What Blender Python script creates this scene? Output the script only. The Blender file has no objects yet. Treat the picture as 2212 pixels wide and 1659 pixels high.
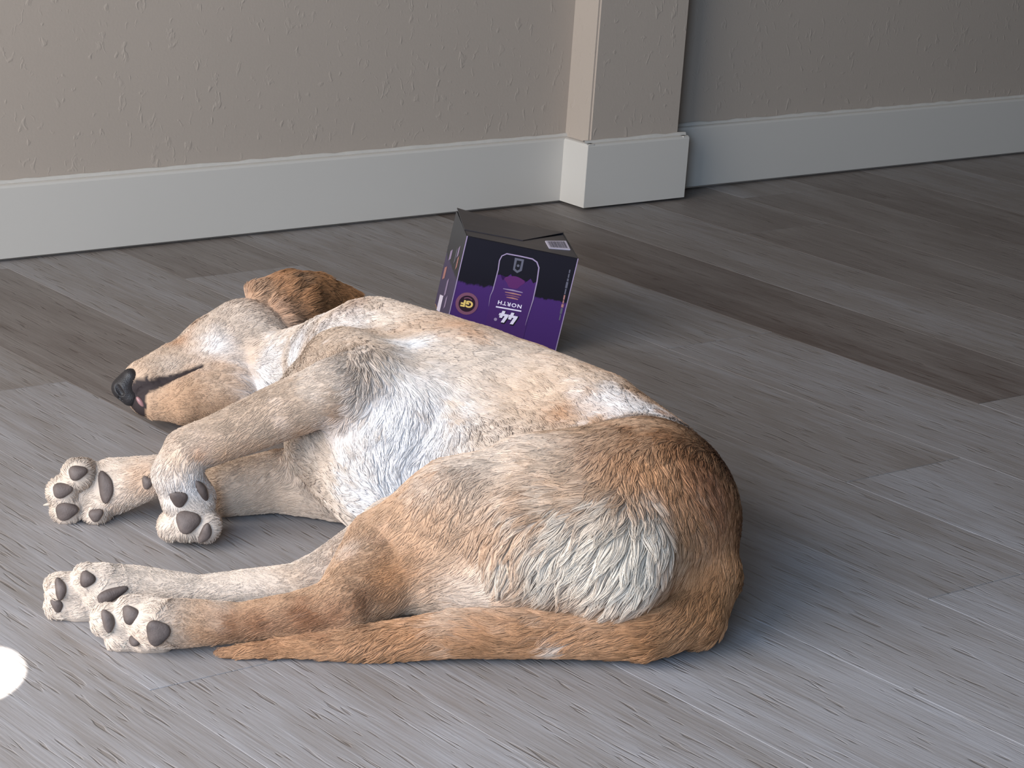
import bpy, bmesh, math, random
import numpy as np
from mathutils import Matrix, Vector

WORLD_STR=.06; WIN_POW=99; FILL_POW=126; EXPO=0.16
WALL_C=(166,153,141); TRIM_C=(193,187,179)
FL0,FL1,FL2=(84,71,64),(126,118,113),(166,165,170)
HAIRS=250000

# ======================================================================
#  camera, world, light, exposure
# ======================================================================
scene = bpy.context.scene
col = scene.collection
CAM_H = .8                      # eye height of the seated photographer (m)
FPX = 5478.0; CX, CY = 1106.0, 829.5        # focal length and centre of the 2212 x 1659 photograph
YAW, PIT, ROL = np.radians([-40.1296, 16.2623, 4.1177])

def _rot():
    ca, sa = np.cos(YAW), np.sin(YAW); cb, sb = np.cos(PIT), np.sin(PIT); cg, sg = np.cos(ROL), np.sin(ROL)
    yaw = np.array([[ca, sa, 0], [-sa, ca, 0], [0, 0, 1]])
    base = np.array([[1, 0, 0], [0, 0, -1], [0, 1, 0]], float)
    pit = np.array([[1, 0, 0], [0, cb, -sb], [0, sb, cb]])
    ro = np.array([[cg, -sg, 0], [sg, cg, 0], [0, 0, 1]])
    return ro @ pit @ base @ yaw, yaw
RCAM, YAWM = _rot()

cam = bpy.data.cameras.new('camera')
cam_ob = bpy.data.objects.new('camera', cam); col.objects.link(cam_ob)
M = np.eye(4); M[:3, :3] = RCAM.T @ np.diag([1, -1, -1]); M[:3, 3] = (0, 0, CAM_H)
cam_ob.matrix_world = Matrix(M.tolist())
cam.sensor_width = 36; cam.lens = 36 * FPX / 2212; cam.clip_start = .05; cam.clip_end = 60
scene.camera = cam_ob

world = bpy.data.worlds.new('world'); scene.world = world; world.use_nodes = True
bg = world.node_tree.nodes['Background']
bg.inputs[0].default_value = (.95, .97, 1.0, 1); bg.inputs[1].default_value = WORLD_STR

def area(name, loc, target, sx, sy, power, colr):
    l = bpy.data.lights.new(name, 'AREA'); l.shape = 'RECTANGLE'; l.size = sx; l.size_y = sy
    l.energy = power; l.color = colr
    o = bpy.data.objects.new(name, l); col.objects.link(o); o.location = loc
    o.rotation_euler = (Vector(target) - Vector(loc)).to_track_quat('-Z', 'Z').to_euler()
    return o
# daylight of a big assumed window in the left wall (its opening is built below)
area('assumed_window_daylight', (-.62, 1.55, 1.15), (1.5, 1.55, 1.15), 1.9, 1.9, WIN_POW, (1.0, .975, .945))
area('near_floor_fill', (-.62, -.15, 1.0), (1.5, -.15, .8), .9, 1.7, FILL_POW, (.53, .73, 1.0))  # fill lamp added to brighten and cool the near floor
# spot lamp added to draw the bright floor patch, assumed to be sun
sl = bpy.data.lights.new('assumed_sun_spot', 'SPOT'); sl.energy = 5000; sl.spot_size = math.radians(1.6); sl.spot_blend = .12
sl.color = (1, .95, .86); sl.shadow_soft_size = .004
so = bpy.data.objects.new('assumed_sun_spot', sl); col.objects.link(so)
so.location = (-.55, .05, 1.7)

vs = scene.view_settings
vs.view_transform = 'Standard'; vs.look = 'None'; vs.exposure = EXPO; vs.gamma = 1.0; vs.use_curve_mapping = False
scene.cycles.use_denoising = True
scene.cycles.max_bounces = 6
scene.cycles.sample_clamp_indirect = 4

# ======================================================================
#  helpers
# ======================================================================
def at(u, v, z):        # point at height z on the sight line through photo pixel u,v, in the floor frame (right, away, up)
    d = RCAM.T @ np.array([(u - CX) / FPX, (v - CY) / FPX, 1.0]); t = (z - CAM_H) / d[2]
    return YAWM @ (np.array([0, 0, CAM_H]) + d * t)
def atd(u, v, dd):      # the same on the upright plane at distance dd
    d = YAWM @ (RCAM.T @ np.array([(u - CX) / FPX, (v - CY) / FPX, 1.0])); t = dd / d[1]
    return np.array([0, 0, CAM_H]) + d * t
def to_world(P): return np.asarray(P) @ YAWM

def srgb(r, g, b):
    f = lambda c: (c / 255 / 12.92) if c <= 10 else ((c / 255 + .055) / 1.055) ** 2.4
    return (f(r), f(g), f(b), 1)

def mat(name, base=(.5, .5, .5, 1), rough=.6, spec=.3, metal=0):
    m = bpy.data.materials.new(name); m.use_nodes = True
    b = m.node_tree.nodes['Principled BSDF']
    b.inputs['Base Color'].default_value = base; b.inputs['Roughness'].default_value = rough
    b.inputs['Specular IOR Level'].default_value = spec; b.inputs['Metallic'].default_value = metal
    return m, m.node_tree, b
def node(nt, typ, **kw):
    n = nt.nodes.new(typ)
    for k, v in kw.items(): setattr(n, k, v)
    return n
def noise(nt, vec, scale, detail=3, rough=.55, dist=0):
    n = node(nt, 'ShaderNodeTexNoise'); n.inputs['Scale'].default_value = scale; n.inputs['Detail'].default_value = detail
    n.inputs['Roughness'].default_value = rough; n.inputs['Distortion'].default_value = dist
    if vec is not None: nt.links.new(vec, n.inputs['Vector'])
    return n.outputs['Fac']
def mapping(nt, vec, scale=(1, 1, 1), loc=(0, 0, 0)):
    n = node(nt, 'ShaderNodeMapping'); n.inputs['Scale'].default_value = scale; n.inputs['Location'].default_value = loc
    nt.links.new(vec, n.inputs['Vector']); return n.outputs[0]
def ramp(nt, fac, stops, interp='LINEAR'):
    n = node(nt, 'ShaderNodeValToRGB'); r = n.color_ramp; r.interpolation = interp
    while len(r.elements) < len(stops): r.elements.new(.5)
    for e, (p, c) in zip(r.elements, stops): e.position = p; e.color = c if len(c) == 4 else (*c, 1)
    nt.links.new(fac, n.inputs[0]); return n.outputs[0]
def mixc(nt, fac, a, b, blend='MIX'):
    n = node(nt, 'ShaderNodeMix', data_type='RGBA', blend_type=blend)
    for s, v in ((n.inputs['Factor'], fac), (n.inputs['A'], a), (n.inputs['B'], b)):
        if hasattr(v, 'is_linked'): nt.links.new(v, s)
        else: s.default_value = v
    return n.outputs['Result']
def math_(nt, op, a, b=0.0, clamp=False):
    n = node(nt, 'ShaderNodeMath', operation=op, use_clamp=clamp)
    for s, v in ((n.inputs[0], a), (n.inputs[1], b)):
        if hasattr(v, 'is_linked'): nt.links.new(v, s)
        else: s.default_value = v
    return n.outputs[0]
def bump(nt, bsdf, height, strength, dist):
    n = node(nt, 'ShaderNodeBump'); n.inputs['Strength'].default_value = strength; n.inputs['Distance'].default_value = dist
    nt.links.new(height, n.inputs['Height']); nt.links.new(n.outputs[0], bsdf.inputs['Normal'])

def mesh_ob(name, verts, faces, material=None, parent=None, smooth=False):
    m = bpy.data.meshes.new(name); m.from_pydata([tuple(v) for v in verts], [], [tuple(f) for f in faces]); m.update()
    if smooth: m.polygons.foreach_set('use_smooth', [True] * len(m.polygons))
    if material: m.materials.append(material)
    o = bpy.data.objects.new(name, m); col.objects.link(o)
    if parent: o.parent = parent
    return o
def bm_ob(name, bm, material=None, parent=None, smooth=False):
    m = bpy.data.meshes.new(name); bmesh.ops.recalc_face_normals(bm, faces=bm.faces[:]); bm.to_mesh(m); bm.free()
    if smooth: m.polygons.foreach_set('use_smooth', [True] * len(m.polygons))
    if material: m.materials.append(material)
    o = bpy.data.objects.new(name, m); col.objects.link(o)
    if parent: o.parent = parent
    return o
def box_bm(lo, hi, bev=0, seg=1):
    bm = bmesh.new(); bmesh.ops.create_cube(bm, size=1)
    lo = Vector(lo); hi = Vector(hi)
    for v in bm.verts: v.co = Vector([lo[i] + (v.co[i] + .5) * (hi[i] - lo[i]) for i in range(3)])
    if bev: bmesh.ops.bevel(bm, geom=bm.edges[:], offset=bev, segments=seg, affect='EDGES')
    return bm
def tag(o, label=None, cat=None, kind=None, group=None):
    for k, v in (('label', label), ('category', cat), ('kind', kind), ('group', group)):
        if v: o[k] = v
    return o
def empty(name, loc=(0, 0, 0)):
    o = bpy.data.objects.new(name, None); col.objects.link(o); o.location = loc; o.empty_display_size = .05; return o

# ======================================================================
#  the room
# ======================================================================
# --- painted wall with orange-peel texture
def wall_material():
    m, nt, b = mat('wall_paint', srgb(*WALL_C), .85, .25)
    tc = node(nt, 'ShaderNodeTexCoord').outputs['Object']
    n1 = noise(nt, mapping(nt, tc, (1, 1, .6)), 95, 2, .5, .6)
    lumps = ramp(nt, n1, [(.62, (0, 0, 0)), (.76, (1, 1, 1))])
    n2 = noise(nt, tc, 260, 2)
    h = math_(nt, 'ADD', lumps, math_(nt, 'MULTIPLY', n2, .30))
    bump(nt, b, h, .42, .0009)
    tint = noise(nt, tc, 2.2, 3)
    nt.links.new(mixc(nt, tint, srgb(*[c * .97 for c in WALL_C]), srgb(*[min(255, c * 1.03) for c in WALL_C])), b.inputs['Base Color'])
    return m
M_WALL = wall_material()
def trim_material():
    m, nt, b = mat('trim_paint', srgb(*TRIM_C), .42, .4)
    tc = node(nt, 'ShaderNodeTexCoord').outputs['Object']
    bump(nt, b, noise(nt, mapping(nt, tc, (.15, 1, 1)), 90, 2), .12, .0006)
    return m
M_TRIM = trim_material()
M_CAULK, ntc, bc = mat('caulk', srgb(*[min(255, c * .98) for c in TRIM_C]), .7, .2)
bump(ntc, bc, noise(ntc, node(ntc, 'ShaderNodeTexCoord').outputs['Object'], 60, 2), .5, .001)

YB = 2.815                      # face of the baseboards
WT = .012                       # baseboard thickness
XL, XR, YC = 2.440, 2.6435, 2.760   # pilaster baseboard: left, right, front
BH = .0955; GAP = .0045
CEIL = 2.5
def wall(name, lo, hi, bev=0):
    o = bm_ob(name, box_bm(lo, hi, bev, 2 if bev else 1), M_WALL); return tag(o, kind='structure')
wall('wall_back', (-.8, YB + WT, 0), (5.6, YB + WT + .12, CEIL))
wall('wall_pilaster', (XL + WT, YC + WT, 0), (XR - WT, YB + WT + .05, CEIL), .003)

def baseboard(name, a, b, nrm, extra=0):
    """a run of baseboard from a to b (floor plan), facing nrm, with a softened top edge and a caulk bead along the wall"""
    a = Vector((*a, 0)); b = Vector((*b, 0)); n = Vector((*nrm, 0)).normalized(); t = (b - a).normalized()
    prof = [(0, GAP), (0, GAP + BH - .004), (-.0012, GAP + BH - .0012), (-.004, GAP + BH), (-WT, GAP + BH), (-WT, GAP)]
    L = (b - a).length; V = []; Fc = []
    for p in (a, b):
        for o, z in prof: V.append(p + n * o + Vector((0, 0, z)))
    k = len(prof)
    for i in range(k): Fc.append((i, (i + 1) % k, k + (i + 1) % k, k + i))
    Fc += [tuple(range(k))[::-1], tuple(range(k, 2 * k))]
    o = mesh_ob(name, V, Fc, M_TRIM); tag(o, kind='structure')
    if L < .15: return o
    rnd = random.Random(len(name))
    bm = bmesh.new(); ns = max(4, int(L / .02)); rings = []
    for i in range(ns + 1):
        c = a + t * (L * i / ns) + n * (-WT + .0012) + Vector((0, 0, GAP + BH))
        r = .0026 + .0012 * rnd.random(); dz = .0016 * (rnd.random() - .3)
        ring = [bm.verts.new(c + n * (r * math.cos(q)) + Vector((0, 0, dz + r * 1.3 * math.sin(q)))) for q in (-.3, .5, 1.2, 2.0, 2.9)]
        rings.append(ring)
    for r0, r1 in zip(rings[:-1], rings[1:]):
        for j in range(4): bm.faces.new((r0[j], r0[j + 1], r1[j + 1], r1[j]))
    bm_ob('caulk_bead', bm, M_CAULK, o, True)
    return o
baseboard('baseboard_back', (-.8, YB), (XL + WT, YB), (0, -1))
baseboard('baseboard_pilaster_side', (XL, YB), (XL, YC + .0004), (-1, 0))
baseboard('baseboard_pilaster', (XL + .0004, YC), (XR, YC), (0, -1))
baseboard('baseboard_pilaster_return', (XR, YC + .0004), (XR, YB), (1, 0))
baseboard('baseboard_right', (XR, YB), (5.6, YB), (0, -1))

# --- left wall with an assumed window that lights the room (outside the frame); second opening added for the fill lamp
XW = -.6
wl = empty('wall_left', (XW, 1.5, 0)); tag(wl, kind='structure')
for lo, hi in (((XW - .1, -1.2, 0), (XW, -.6, CEIL)), ((XW - .1, .3, 0), (XW, .6, CEIL)), ((XW - .1, -.6, 0), (XW, .3, .15)), ((XW - .1, -.6, 1.85), (XW, .3, CEIL)), ((XW - .1, 2.5, 0), (XW, YB + WT, CEIL)),
               ((XW - .1, .6, 0), (XW, 2.5, .2)), ((XW - .1, .6, 2.1), (XW, 2.5, CEIL))):
    o = bm_ob('wall_section', box_bm(lo, hi), M_WALL); o.parent = wl; o.matrix_parent_inverse = Matrix.Translation((-XW, -1.5, 0))
w1 = empty('assumed_window_1', (XW, 1.55, .2)); tag(w1, kind='structure')  # window assumed from the side the light comes from, not seen
for lo, hi in (((-.07, -.95, 0), (-.02, -.90, 1.9)), ((-.07, .90, 0), (-.02, .95, 1.9)), ((-.07, -.9, 0), (-.02, .9, .05)), ((-.07, -.9, 1.85), (-.02, .9, 1.9)), ((-.065, -.02, .05), (-.025, .02, 1.85))):
    bm_ob('assumed_window_frame', box_bm(lo, hi, .004), M_TRIM, w1)

# --- floor of vinyl planks: every plank an object of its own
def floor_material():
    m, nt, b = mat('plank_print', (.3, .3, .3, 1), .5, .4)
    tc = node(nt, 'ShaderNodeTexCoord').outputs['Object']
    oi = node(nt, 'ShaderNodeObjectInfo')
    off = node(nt, 'ShaderNodeCombineXYZ')
    nt.links.new(math_(nt, 'MULTIPLY', oi.outputs['Random'], 37.0), off.inputs[0]); nt.links.new(math_(nt, 'MULTIPLY', oi.outputs['Random'], 61.0), off.inputs[1])
    add = node(nt, 'ShaderNodeVectorMath', operation='ADD'); nt.links.new(tc, add.inputs[0]); nt.links.new(off.outputs[0], add.inputs[1])
    v = add.outputs[0]
    sep = node(nt, 'ShaderNodeSeparateColor'); nt.links.new(oi.outputs['Color'], sep.inputs[0])
    tone = sep.outputs[0]; edge = sep.outputs[1]
    bands = noise(nt, mapping(nt, v, (11, 1.9, 1)), 1.0, 5, .58, 1.2)           # broad figure along the board
    streak = noise(nt, mapping(nt, v, (75, 6.5, 1)), 1.0, 4, .6, .8)         # grain streaks
    fine = noise(nt, mapping(nt, v, (330, 14, 1)), 1.0, 2, .5, .3)           # pores
    dash = ramp(nt, noise(nt, mapping(nt, v, (230, 22, 1)), 1.0, 1, .4, .5), [(.63, (0, 0, 0)), (.71, (1, 1, 1))])
    lx = node(nt, 'ShaderNodeSeparateXYZ'); nt.links.new(tc, lx.inputs[0])
    side = math_(nt, 'MULTIPLY', math_(nt, 'SUBTRACT', 1.0, math_(nt, 'MULTIPLY', lx.outputs[0], 1 / .16), True), edge)
    f = math_(nt, 'ADD', tone, math_(nt, 'MULTIPLY', math_(nt, 'SUBTRACT', bands, .5), .62))
    f = math_(nt, 'ADD', f, math_(nt, 'MULTIPLY', math_(nt, 'SUBTRACT', streak, .5), .36))
    f = math_(nt, 'ADD', f, math_(nt, 'MULTIPLY', math_(nt, 'SUBTRACT', fine, .5), .28))
    f = math_(nt, 'SUBTRACT', f, math_(nt, 'MULTIPLY', side, .45))
    f = math_(nt, 'SUBTRACT', f, math_(nt, 'MULTIPLY', dash, .14), True)
    c = ramp(nt, f, [(0, srgb(*FL0)), (.45, srgb(*FL1)), (1, srgb(*FL2))])  # pale end tinted blue: cool light on near planks put into the colour
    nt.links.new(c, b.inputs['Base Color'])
    nt.links.new(math_(nt, 'ADD', .40, math_(nt, 'MULTIPLY', fine, .22)), b.inputs['Roughness'])
    h = math_(nt, 'SUBTRACT', math_(nt, 'ADD', math_(nt, 'MULTIPLY', streak, .5), math_(nt, 'MULTIPLY', fine, .5)), math_(nt, 'MULTIPLY', dash, .6))
    bump(nt, b, h, .8, .0010)
    return m
M_FLOOR = floor_material()
M_SUB, _, _ = mat('underlay', srgb(28, 25, 23), .9, .1)
fl = bm_ob('floor', box_bm((-.7, -1.3, -.05), (5.6, YB + WT, -.0056)), M_SUB); tag(fl, kind='structure')
PW = .17725; PL = 1.2585; SEAM0 = 2.2136
rnd = random.Random(11)
joint = {-7: 1.563, -3: 1.393, 0: 1.795, 2: 2.552}      # measured end joints (row: y)
cache = {}
YMIN, YMAX = -.6, YB + WT - .001
for k in range(-16, 18):
    x0 = SEAM0 + k * PW
    y = joint.get(k, 1.2 + PL * ((k * .37 + .11) % 1.0))
    while y > YMIN: y -= PL
    j = 0
    while y < YMAX:
        a, bq = max(y, YMIN), min(y + PL, YMAX)
        if bq - a > .02:
            key = round(bq - a, 4)
            if key not in cache:
                bmq = box_bm((.0002, .0005, -.005), (PW - .0002, key - .0005, 0), .0003)
                me = bpy.data.meshes.new('plank'); bmq.to_mesh(me); bmq.free(); me.materials.append(M_FLOOR); cache[key] = me
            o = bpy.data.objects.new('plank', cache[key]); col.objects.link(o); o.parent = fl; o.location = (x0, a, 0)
            tn, ed = (.60 if (a + bq) / 2 < 1.7 else .48) + .08 * (rnd.random() - .5), .08 * rnd.random()  # near planks painted lighter, standing in for light falling off with distance
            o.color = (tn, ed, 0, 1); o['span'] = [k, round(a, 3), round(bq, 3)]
            j += 1
        y += PL
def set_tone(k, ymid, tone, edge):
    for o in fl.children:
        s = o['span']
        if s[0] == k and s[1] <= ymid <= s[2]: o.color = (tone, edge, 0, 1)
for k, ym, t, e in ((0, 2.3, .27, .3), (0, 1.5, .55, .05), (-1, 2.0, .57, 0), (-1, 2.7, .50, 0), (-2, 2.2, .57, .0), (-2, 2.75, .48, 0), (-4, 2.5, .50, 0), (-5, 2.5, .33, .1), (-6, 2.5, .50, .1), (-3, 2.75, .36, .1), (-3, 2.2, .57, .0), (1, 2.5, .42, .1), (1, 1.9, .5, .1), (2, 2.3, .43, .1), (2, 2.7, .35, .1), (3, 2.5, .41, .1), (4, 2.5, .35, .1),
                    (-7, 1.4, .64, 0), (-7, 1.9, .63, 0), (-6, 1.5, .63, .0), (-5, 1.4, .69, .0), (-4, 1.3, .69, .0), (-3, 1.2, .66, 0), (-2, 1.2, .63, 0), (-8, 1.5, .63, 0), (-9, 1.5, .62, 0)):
    set_tone(k, ym, t, e)  # planks' own tones, with near rows painted lighter as if better lit
for o in fl.children: del o['span']

# aim the added spot lamp at the floor by the left edge of the frame
so.rotation_euler = (Vector(to_world(at(-58, 1461, 0)).tolist()) - so.location).to_track_quat('-Z', 'Y').to_euler()

# ======================================================================
#  the drink carton, standing upside down behind the dog
# ======================================================================
BW, BD, BHT = .1344, .1334, .1171
BX = Matrix(((.8314, .5379, .1395, 1.8952), (-.5318, .8430, -.0814, 2.1733), (-.1614, -.0065, .9869, .0006), (0, 0, 0, 1)))
carton = empty('drink_carton')
carton.matrix_world = BX
tag(carton, 'black and purple cardboard drink carton standing upside down behind the dog', 'carton')

def carton_front():
    m, nt, b = mat('carton_print', srgb(20, 16, 28), .38, .45)
    tc = node(nt, 'ShaderNodeTexCoord').outputs['Object']
    s = node(nt, 'ShaderNodeSeparateXYZ'); nt.links.new(tc, s.inputs[0])
    jag = noise(nt, mapping(nt, tc, (1, 1, .25)), 170, 3, .6)
    wob = noise(nt, tc, 38, 2)
    lim = math_(nt, 'ADD', .052, math_(nt, 'ADD', math_(nt, 'MULTIPLY', jag, .010), math_(nt, 'MULTIPLY', wob, .012)))
    fac = math_(nt, 'MULTIPLY', math_(nt, 'SUBTRACT', lim, s.outputs[2]), 420, True)
    nt.links.new(mixc(nt, fac, srgb(17, 13, 24), srgb(66, 36, 98)), b.inputs['Base Color'])
    return m
M_CF = carton_front()
M_CTOP, ntt, bt = mat('carton_flap', srgb(52, 48, 52), .36, .5)
tc = node(ntt, 'ShaderNodeTexCoord').outputs['Object']
bump(ntt, bt, noise(ntt, tc, 25, 2), .25, .002)
def carton_side():
    m, nt, b = mat('carton_side_print', srgb(60, 55, 62), .38, .5)
    tc = node(nt, 'ShaderNodeTexCoord').outputs['Object']
    s = node(nt, 'ShaderNodeSeparateXYZ'); nt.links.new(tc, s.inputs[0])
    lim = math_(nt, 'ADD', .055, math_(nt, 'MULTIPLY', noise(nt, tc, 60, 3), .02))
    fac = math_(nt, 'MULTIPLY', math_(nt, 'SUBTRACT', lim, s.outputs[2]), 300, True)
    nt.links.new(mixc(nt, fac, srgb(42, 40, 42), srgb(70, 58, 88)), b.inputs['Base Color'])
    return m
M_CS = carton_side()
M_INK_W, _, _ = mat('white_ink', srgb(226, 216, 232), .5, .3)
M_INK_L, _, _ = mat('lilac_ink', srgb(150, 132, 160), .5, .3)
M_INK_G, _, _ = mat('grey_ink', srgb(92, 90, 102), .5, .3)
M_INK_GOLD, _, _ = mat('gold_ink', srgb(224, 190, 110), .5, .3)
M_INK_ROSE, _, _ = mat('rose_ink', srgb(120, 76, 96), .5, .3)
M_INK_PEACH, _, _ = mat('peach_ink', srgb(168, 118, 112), .5, .3)
M_INK_MAROON, _, _ = mat('maroon_ink', srgb(40, 18, 36), .5, .3)
M_INK_K, _, _ = mat('black_ink', srgb(18, 14, 22), .45, .4)
M_INK_PINK, _, _ = mat('magenta_ink', srgb(88, 36, 92), .5, .3)
M_KRAFT, _, _ = mat('bare_card', srgb(176, 132, 92), .9, .1)
TH = .0009
def panel(name, verts, nrm, material, parent=carton):
    n = Vector(nrm).normalized() * TH; k = len(verts)
    V = [Vector(v) for v in verts] + [Vector(v) - n for v in verts]
    F = [tuple(range(k)), tuple(range(2 * k - 1, k - 1, -1))] + [(i, (i + 1) % k, k + (i + 1) % k, k + i) for i in range(k)]
    bm = bmesh.new(); vs_ = [bm.verts.new(v) for v in V]
    for f in F: bm.faces.new([vs_[i] for i in f])
    return bm_ob(name, bm, material, parent)
front = panel('front_panel', [(-BW, 0, 0), (0, 0, 0), (0, 0, BHT), (-BW, 0, BHT)], (0, -1, 0), M_CF)
side = panel('side_panel', [(-BW, BD, 0), (-BW, 0, 0), (-BW, 0, BHT), (-BW, BD, BHT)], (-1, 0, 0), M_CS)
panel('side_panel', [(0, 0, 0), (0, BD, 0), (0, BD, BHT), (0, 0, BHT)], (1, 0, 0), M_CS)
panel('back_panel', [(0, BD, 0), (-BW, BD, 0), (-BW, BD, BHT), (0, BD, BHT)], (0, 1, 0), M_CF)
# upper end: inner flap, then the two outer flaps, one of them lifting at the far corner
panel('inner_flap', [(-BW + .001, .001, BHT - .004), (-.001, .001, BHT - .004), (-.001, BD - .001, BHT - .006), (-BW + .001, BD - .001, BHT - .006)], (0, 0, 1), M_INK_K)
top = panel('end_flap', [(-BW, 0, BHT), (0, 0, BHT), (0, .128, BHT - .001), (-.064, .037, BHT), (-BW, .050, BHT)], (0, 0, 1), M_CTOP)
panel('end_flap', [(0, BD, BHT + .0006), (-.104, BD, BHT + .001), (-BW, BD, BHT + .004), (-BW, .030, BHT + .0008), (-.063, .036, BHT + .0008)], (0, 0, 1), M_CTOP)
# lower end: the opened flaps fold under and prop the carton up on one side
panel('end_flap', [(-BW, .004, 0), (-BW, BD - .004, 0), (-BW + .045, BD - .006, -.013), (-BW + .045, .006, -.013)], (0, 0, 1), M_KRAFT)
panel('end_flap', [(-BW + .004, -.0005, 0), (-.05, -.0005, 0), (-.052, -.012, -.0005 + .006), (-BW + .01, -.012, -.010)], (0, 0, 1), M_KRAFT)

def flat(name, pts, material, parent, y=-.00025, thick=.0002):
    """a flat print on the front of the carton, outline pts in (x, z)"""
    bm = bmesh.new(); vs_ = [bm.verts.new((x, y, z)) for x, z in pts]; bm.faces.new(vs_)
    bmesh.ops.triangulate(bm, faces=bm.faces[:])
    r = bmesh.ops.extrude_face_region(bm, geom=bm.faces[:])
    for v in r['geom']:
        if isinstance(v, bmesh.types.BMVert): v.co.y -= thick
    return bm_ob(name, bm, material, parent)
def stroke(name, pts, w, material, parent, y=-.00025, taper=None):
    P = [Vector(p) for p in pts]; Lq, Rq = [], []
    for i, p in enumerate(P):
        t = (P[min(i + 1, len(P) - 1)] - P[max(i - 1, 0)]).normalized(); n = Vector((-t.y, t.x))
        ww = w * (taper[i] if taper else 1) / 2
        Lq.append(p + n * ww); Rq.append(p - n * ww)
    bm = bmesh.new(); a = [bm.verts.new((p.x, y, p.y)) for p in Lq]; b = [bm.verts.new((p.x, y, p.y)) for p in Rq]
    for i in range(len(P) - 1): bm.faces.new((a[i], a[i + 1], b[i + 1], b[i]))
    return bm_ob(name, bm, material, parent)
def disc(cx, cz, r, n=28): return [(cx + r * math.cos(i * 2 * math.pi / n), cz + r * math.sin(i * 2 * math.pi / n)) for i in range(n)]
def lettering(text, cx, cz, size, material, parent, width=None, shear=0, y=-.0006, bold=0, space=1.0, ang=0):
    cu = bpy.data.curves.new('text', 'FONT'); cu.body = text; cu.size = size; cu.shear = shear; cu.align_x = 'CENTER'; cu.offset = bold
    cu.space_character = space
    to = bpy.data.objects.new('text', cu); col.objects.link(to)
    dg = bpy.context.evaluated_depsgraph_get(); me = bpy.data.meshes.new_from_object(to.evaluated_get(dg))
    bpy.data.objects.remove(to); bpy.data.curves.remove(cu)
    co = np.array([v.co for v in me.vertices]); lo, hi = co.min(0), co.max(0); mid = (lo + hi) / 2
    sx = (width / (hi[0] - lo[0])) if width else 1
    ca, sa = math.cos(ang), math.sin(ang)
    for v in me.vertices:
        X, Z = -(v.co.x - mid[0]) * sx, -(v.co.y - mid[1])      # turned upside down with the carton
        v.co = (cx + X * ca - Z * sa, y, cz + X * sa + Z * ca)
    me.materials.append(material); me.name = 'lettering'
    o = bpy.data.objects.new('lettering', me); col.objects.link(o); o.parent = parent
    return o
can = flat('printed_can', [(-.0905, .0), (-.0905, .096), (-.0885, .1025), (-.083, .1055), (-.053, .1055), (-.0465, .1025), (-.0425, .096), (-.0415, .0)], M_CF, front, -.0002, .0001)
# purple of the can reaches higher than the carton's
flat('can_wash', [(-.0895, .0), (-.0895, .078)] + [(-.0895 + .048 * i / 12, .0785 + .0035 * math.sin(i * 2.1) + .002 * math.sin(i * 5.3)) for i in range(13)] + [(-.0415, .0)], [m for m in (mat('can_purple', srgb(68, 36, 96), .38, .45)[0],)][0], front, -.00035, .00005)
stroke('can_outline', [(-.0905, .040), (-.0915, .052), (-.0900, .060), (-.0895, .085), (-.0905, .096), (-.0890, .102), (-.084, .1057), (-.068, .106), (-.053, .1057), (-.0470, .1030), (-.0432, .097), (-.0415, .080), (-.0410, .058), (-.0422, .040), (-.043, .026)], .0013, M_INK_L, front, -.0006, taper=[.2, .5, .8, 1, 1, 1, 1.1, 1.1, 1.2, 1.2, 1.2, 1.1, 1, .6, .2])
flat('can_badge', [(-.0735, .103), (-.0625, .103), (-.0620, .0895), (-.0668, .0855), (-.0725, .0885)], M_INK_G, front, -.0005, .0001)
flat('badge_mark', [(-.0705, .1005), (-.0650, .1005), (-.0650, .0905), (-.0675, .0885), (-.0705, .0905)], M_INK_K, front, -.0007, .0001)
flat('badge_mark', disc(-.0677, .0945, .0016, 12), M_INK_G, front, -.0009, .0001)
flat('can_bloom', [(-.0675 + .011 * math.cos(a) * (1 + .25 * math.sin(3 * a)), .074 + .0075 * math.sin(a)) for a in [i * 2 * math.pi / 20 for i in range(20)]], M_INK_PINK, front, -.0005, .00005)
for x0, x1, z, mt in ((-.0785, -.0550, .0640, M_INK_L), (-.0755, -.0560, .0605, M_INK_PEACH), (-.0745, -.0575, .0575, M_INK_ROSE), (-.0725, -.0585, .0548, M_INK_PEACH)):
    stroke('can_small_print', [(x0, z), ((x0 + x1) / 2, z + .0003), (x1, z)], .0018, mt, front, -.0006, taper=[.4, 1, .5])
lettering('NORTH', -.0666, .0470, .0062, M_INK_W, front, width=.0285, bold=.00018, space=1.25)
stroke('rule', [(-.0820, .0412), (-.0514, .0418)], .0016, M_INK_W, front, -.0006)
four = [(-.0012, -.0080), (.0032, -.0080), (.0042, -.0042), (.0066, -.0042), (.0074, -.0010), (.0050, -.0010), (.0058, .0022), (.0018, .0022), (.0010, -.0010), (-.0016, -.0010), (.0020, .0082), (-.0026, .0082), (-.0066, -.0012), (-.0072, -.0042), (-.0004, -.0042)]
for cx in (-.0706, -.0598):
    out = [(cx - x * .82, .0312 - z * .86) for x, z in four]
    ctr = (sum(p[0] for p in out) / len(out), sum(p[1] for p in out) / len(out))
    flat('lettering_shadow', [(ctr[0] + (x - ctr[0]) * 1.16 + .0006, ctr[1] + (z - ctr[1]) * 1.14 - .0004) for x, z in out], M_INK_K, front, -.0006, .00005)
    flat('lettering', out, M_INK_W, front, -.0009, .0001)
flat('degree_mark', disc(-.0790, .0262, .0019, 16), M_INK_L, front, -.0006, .0001)
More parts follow.
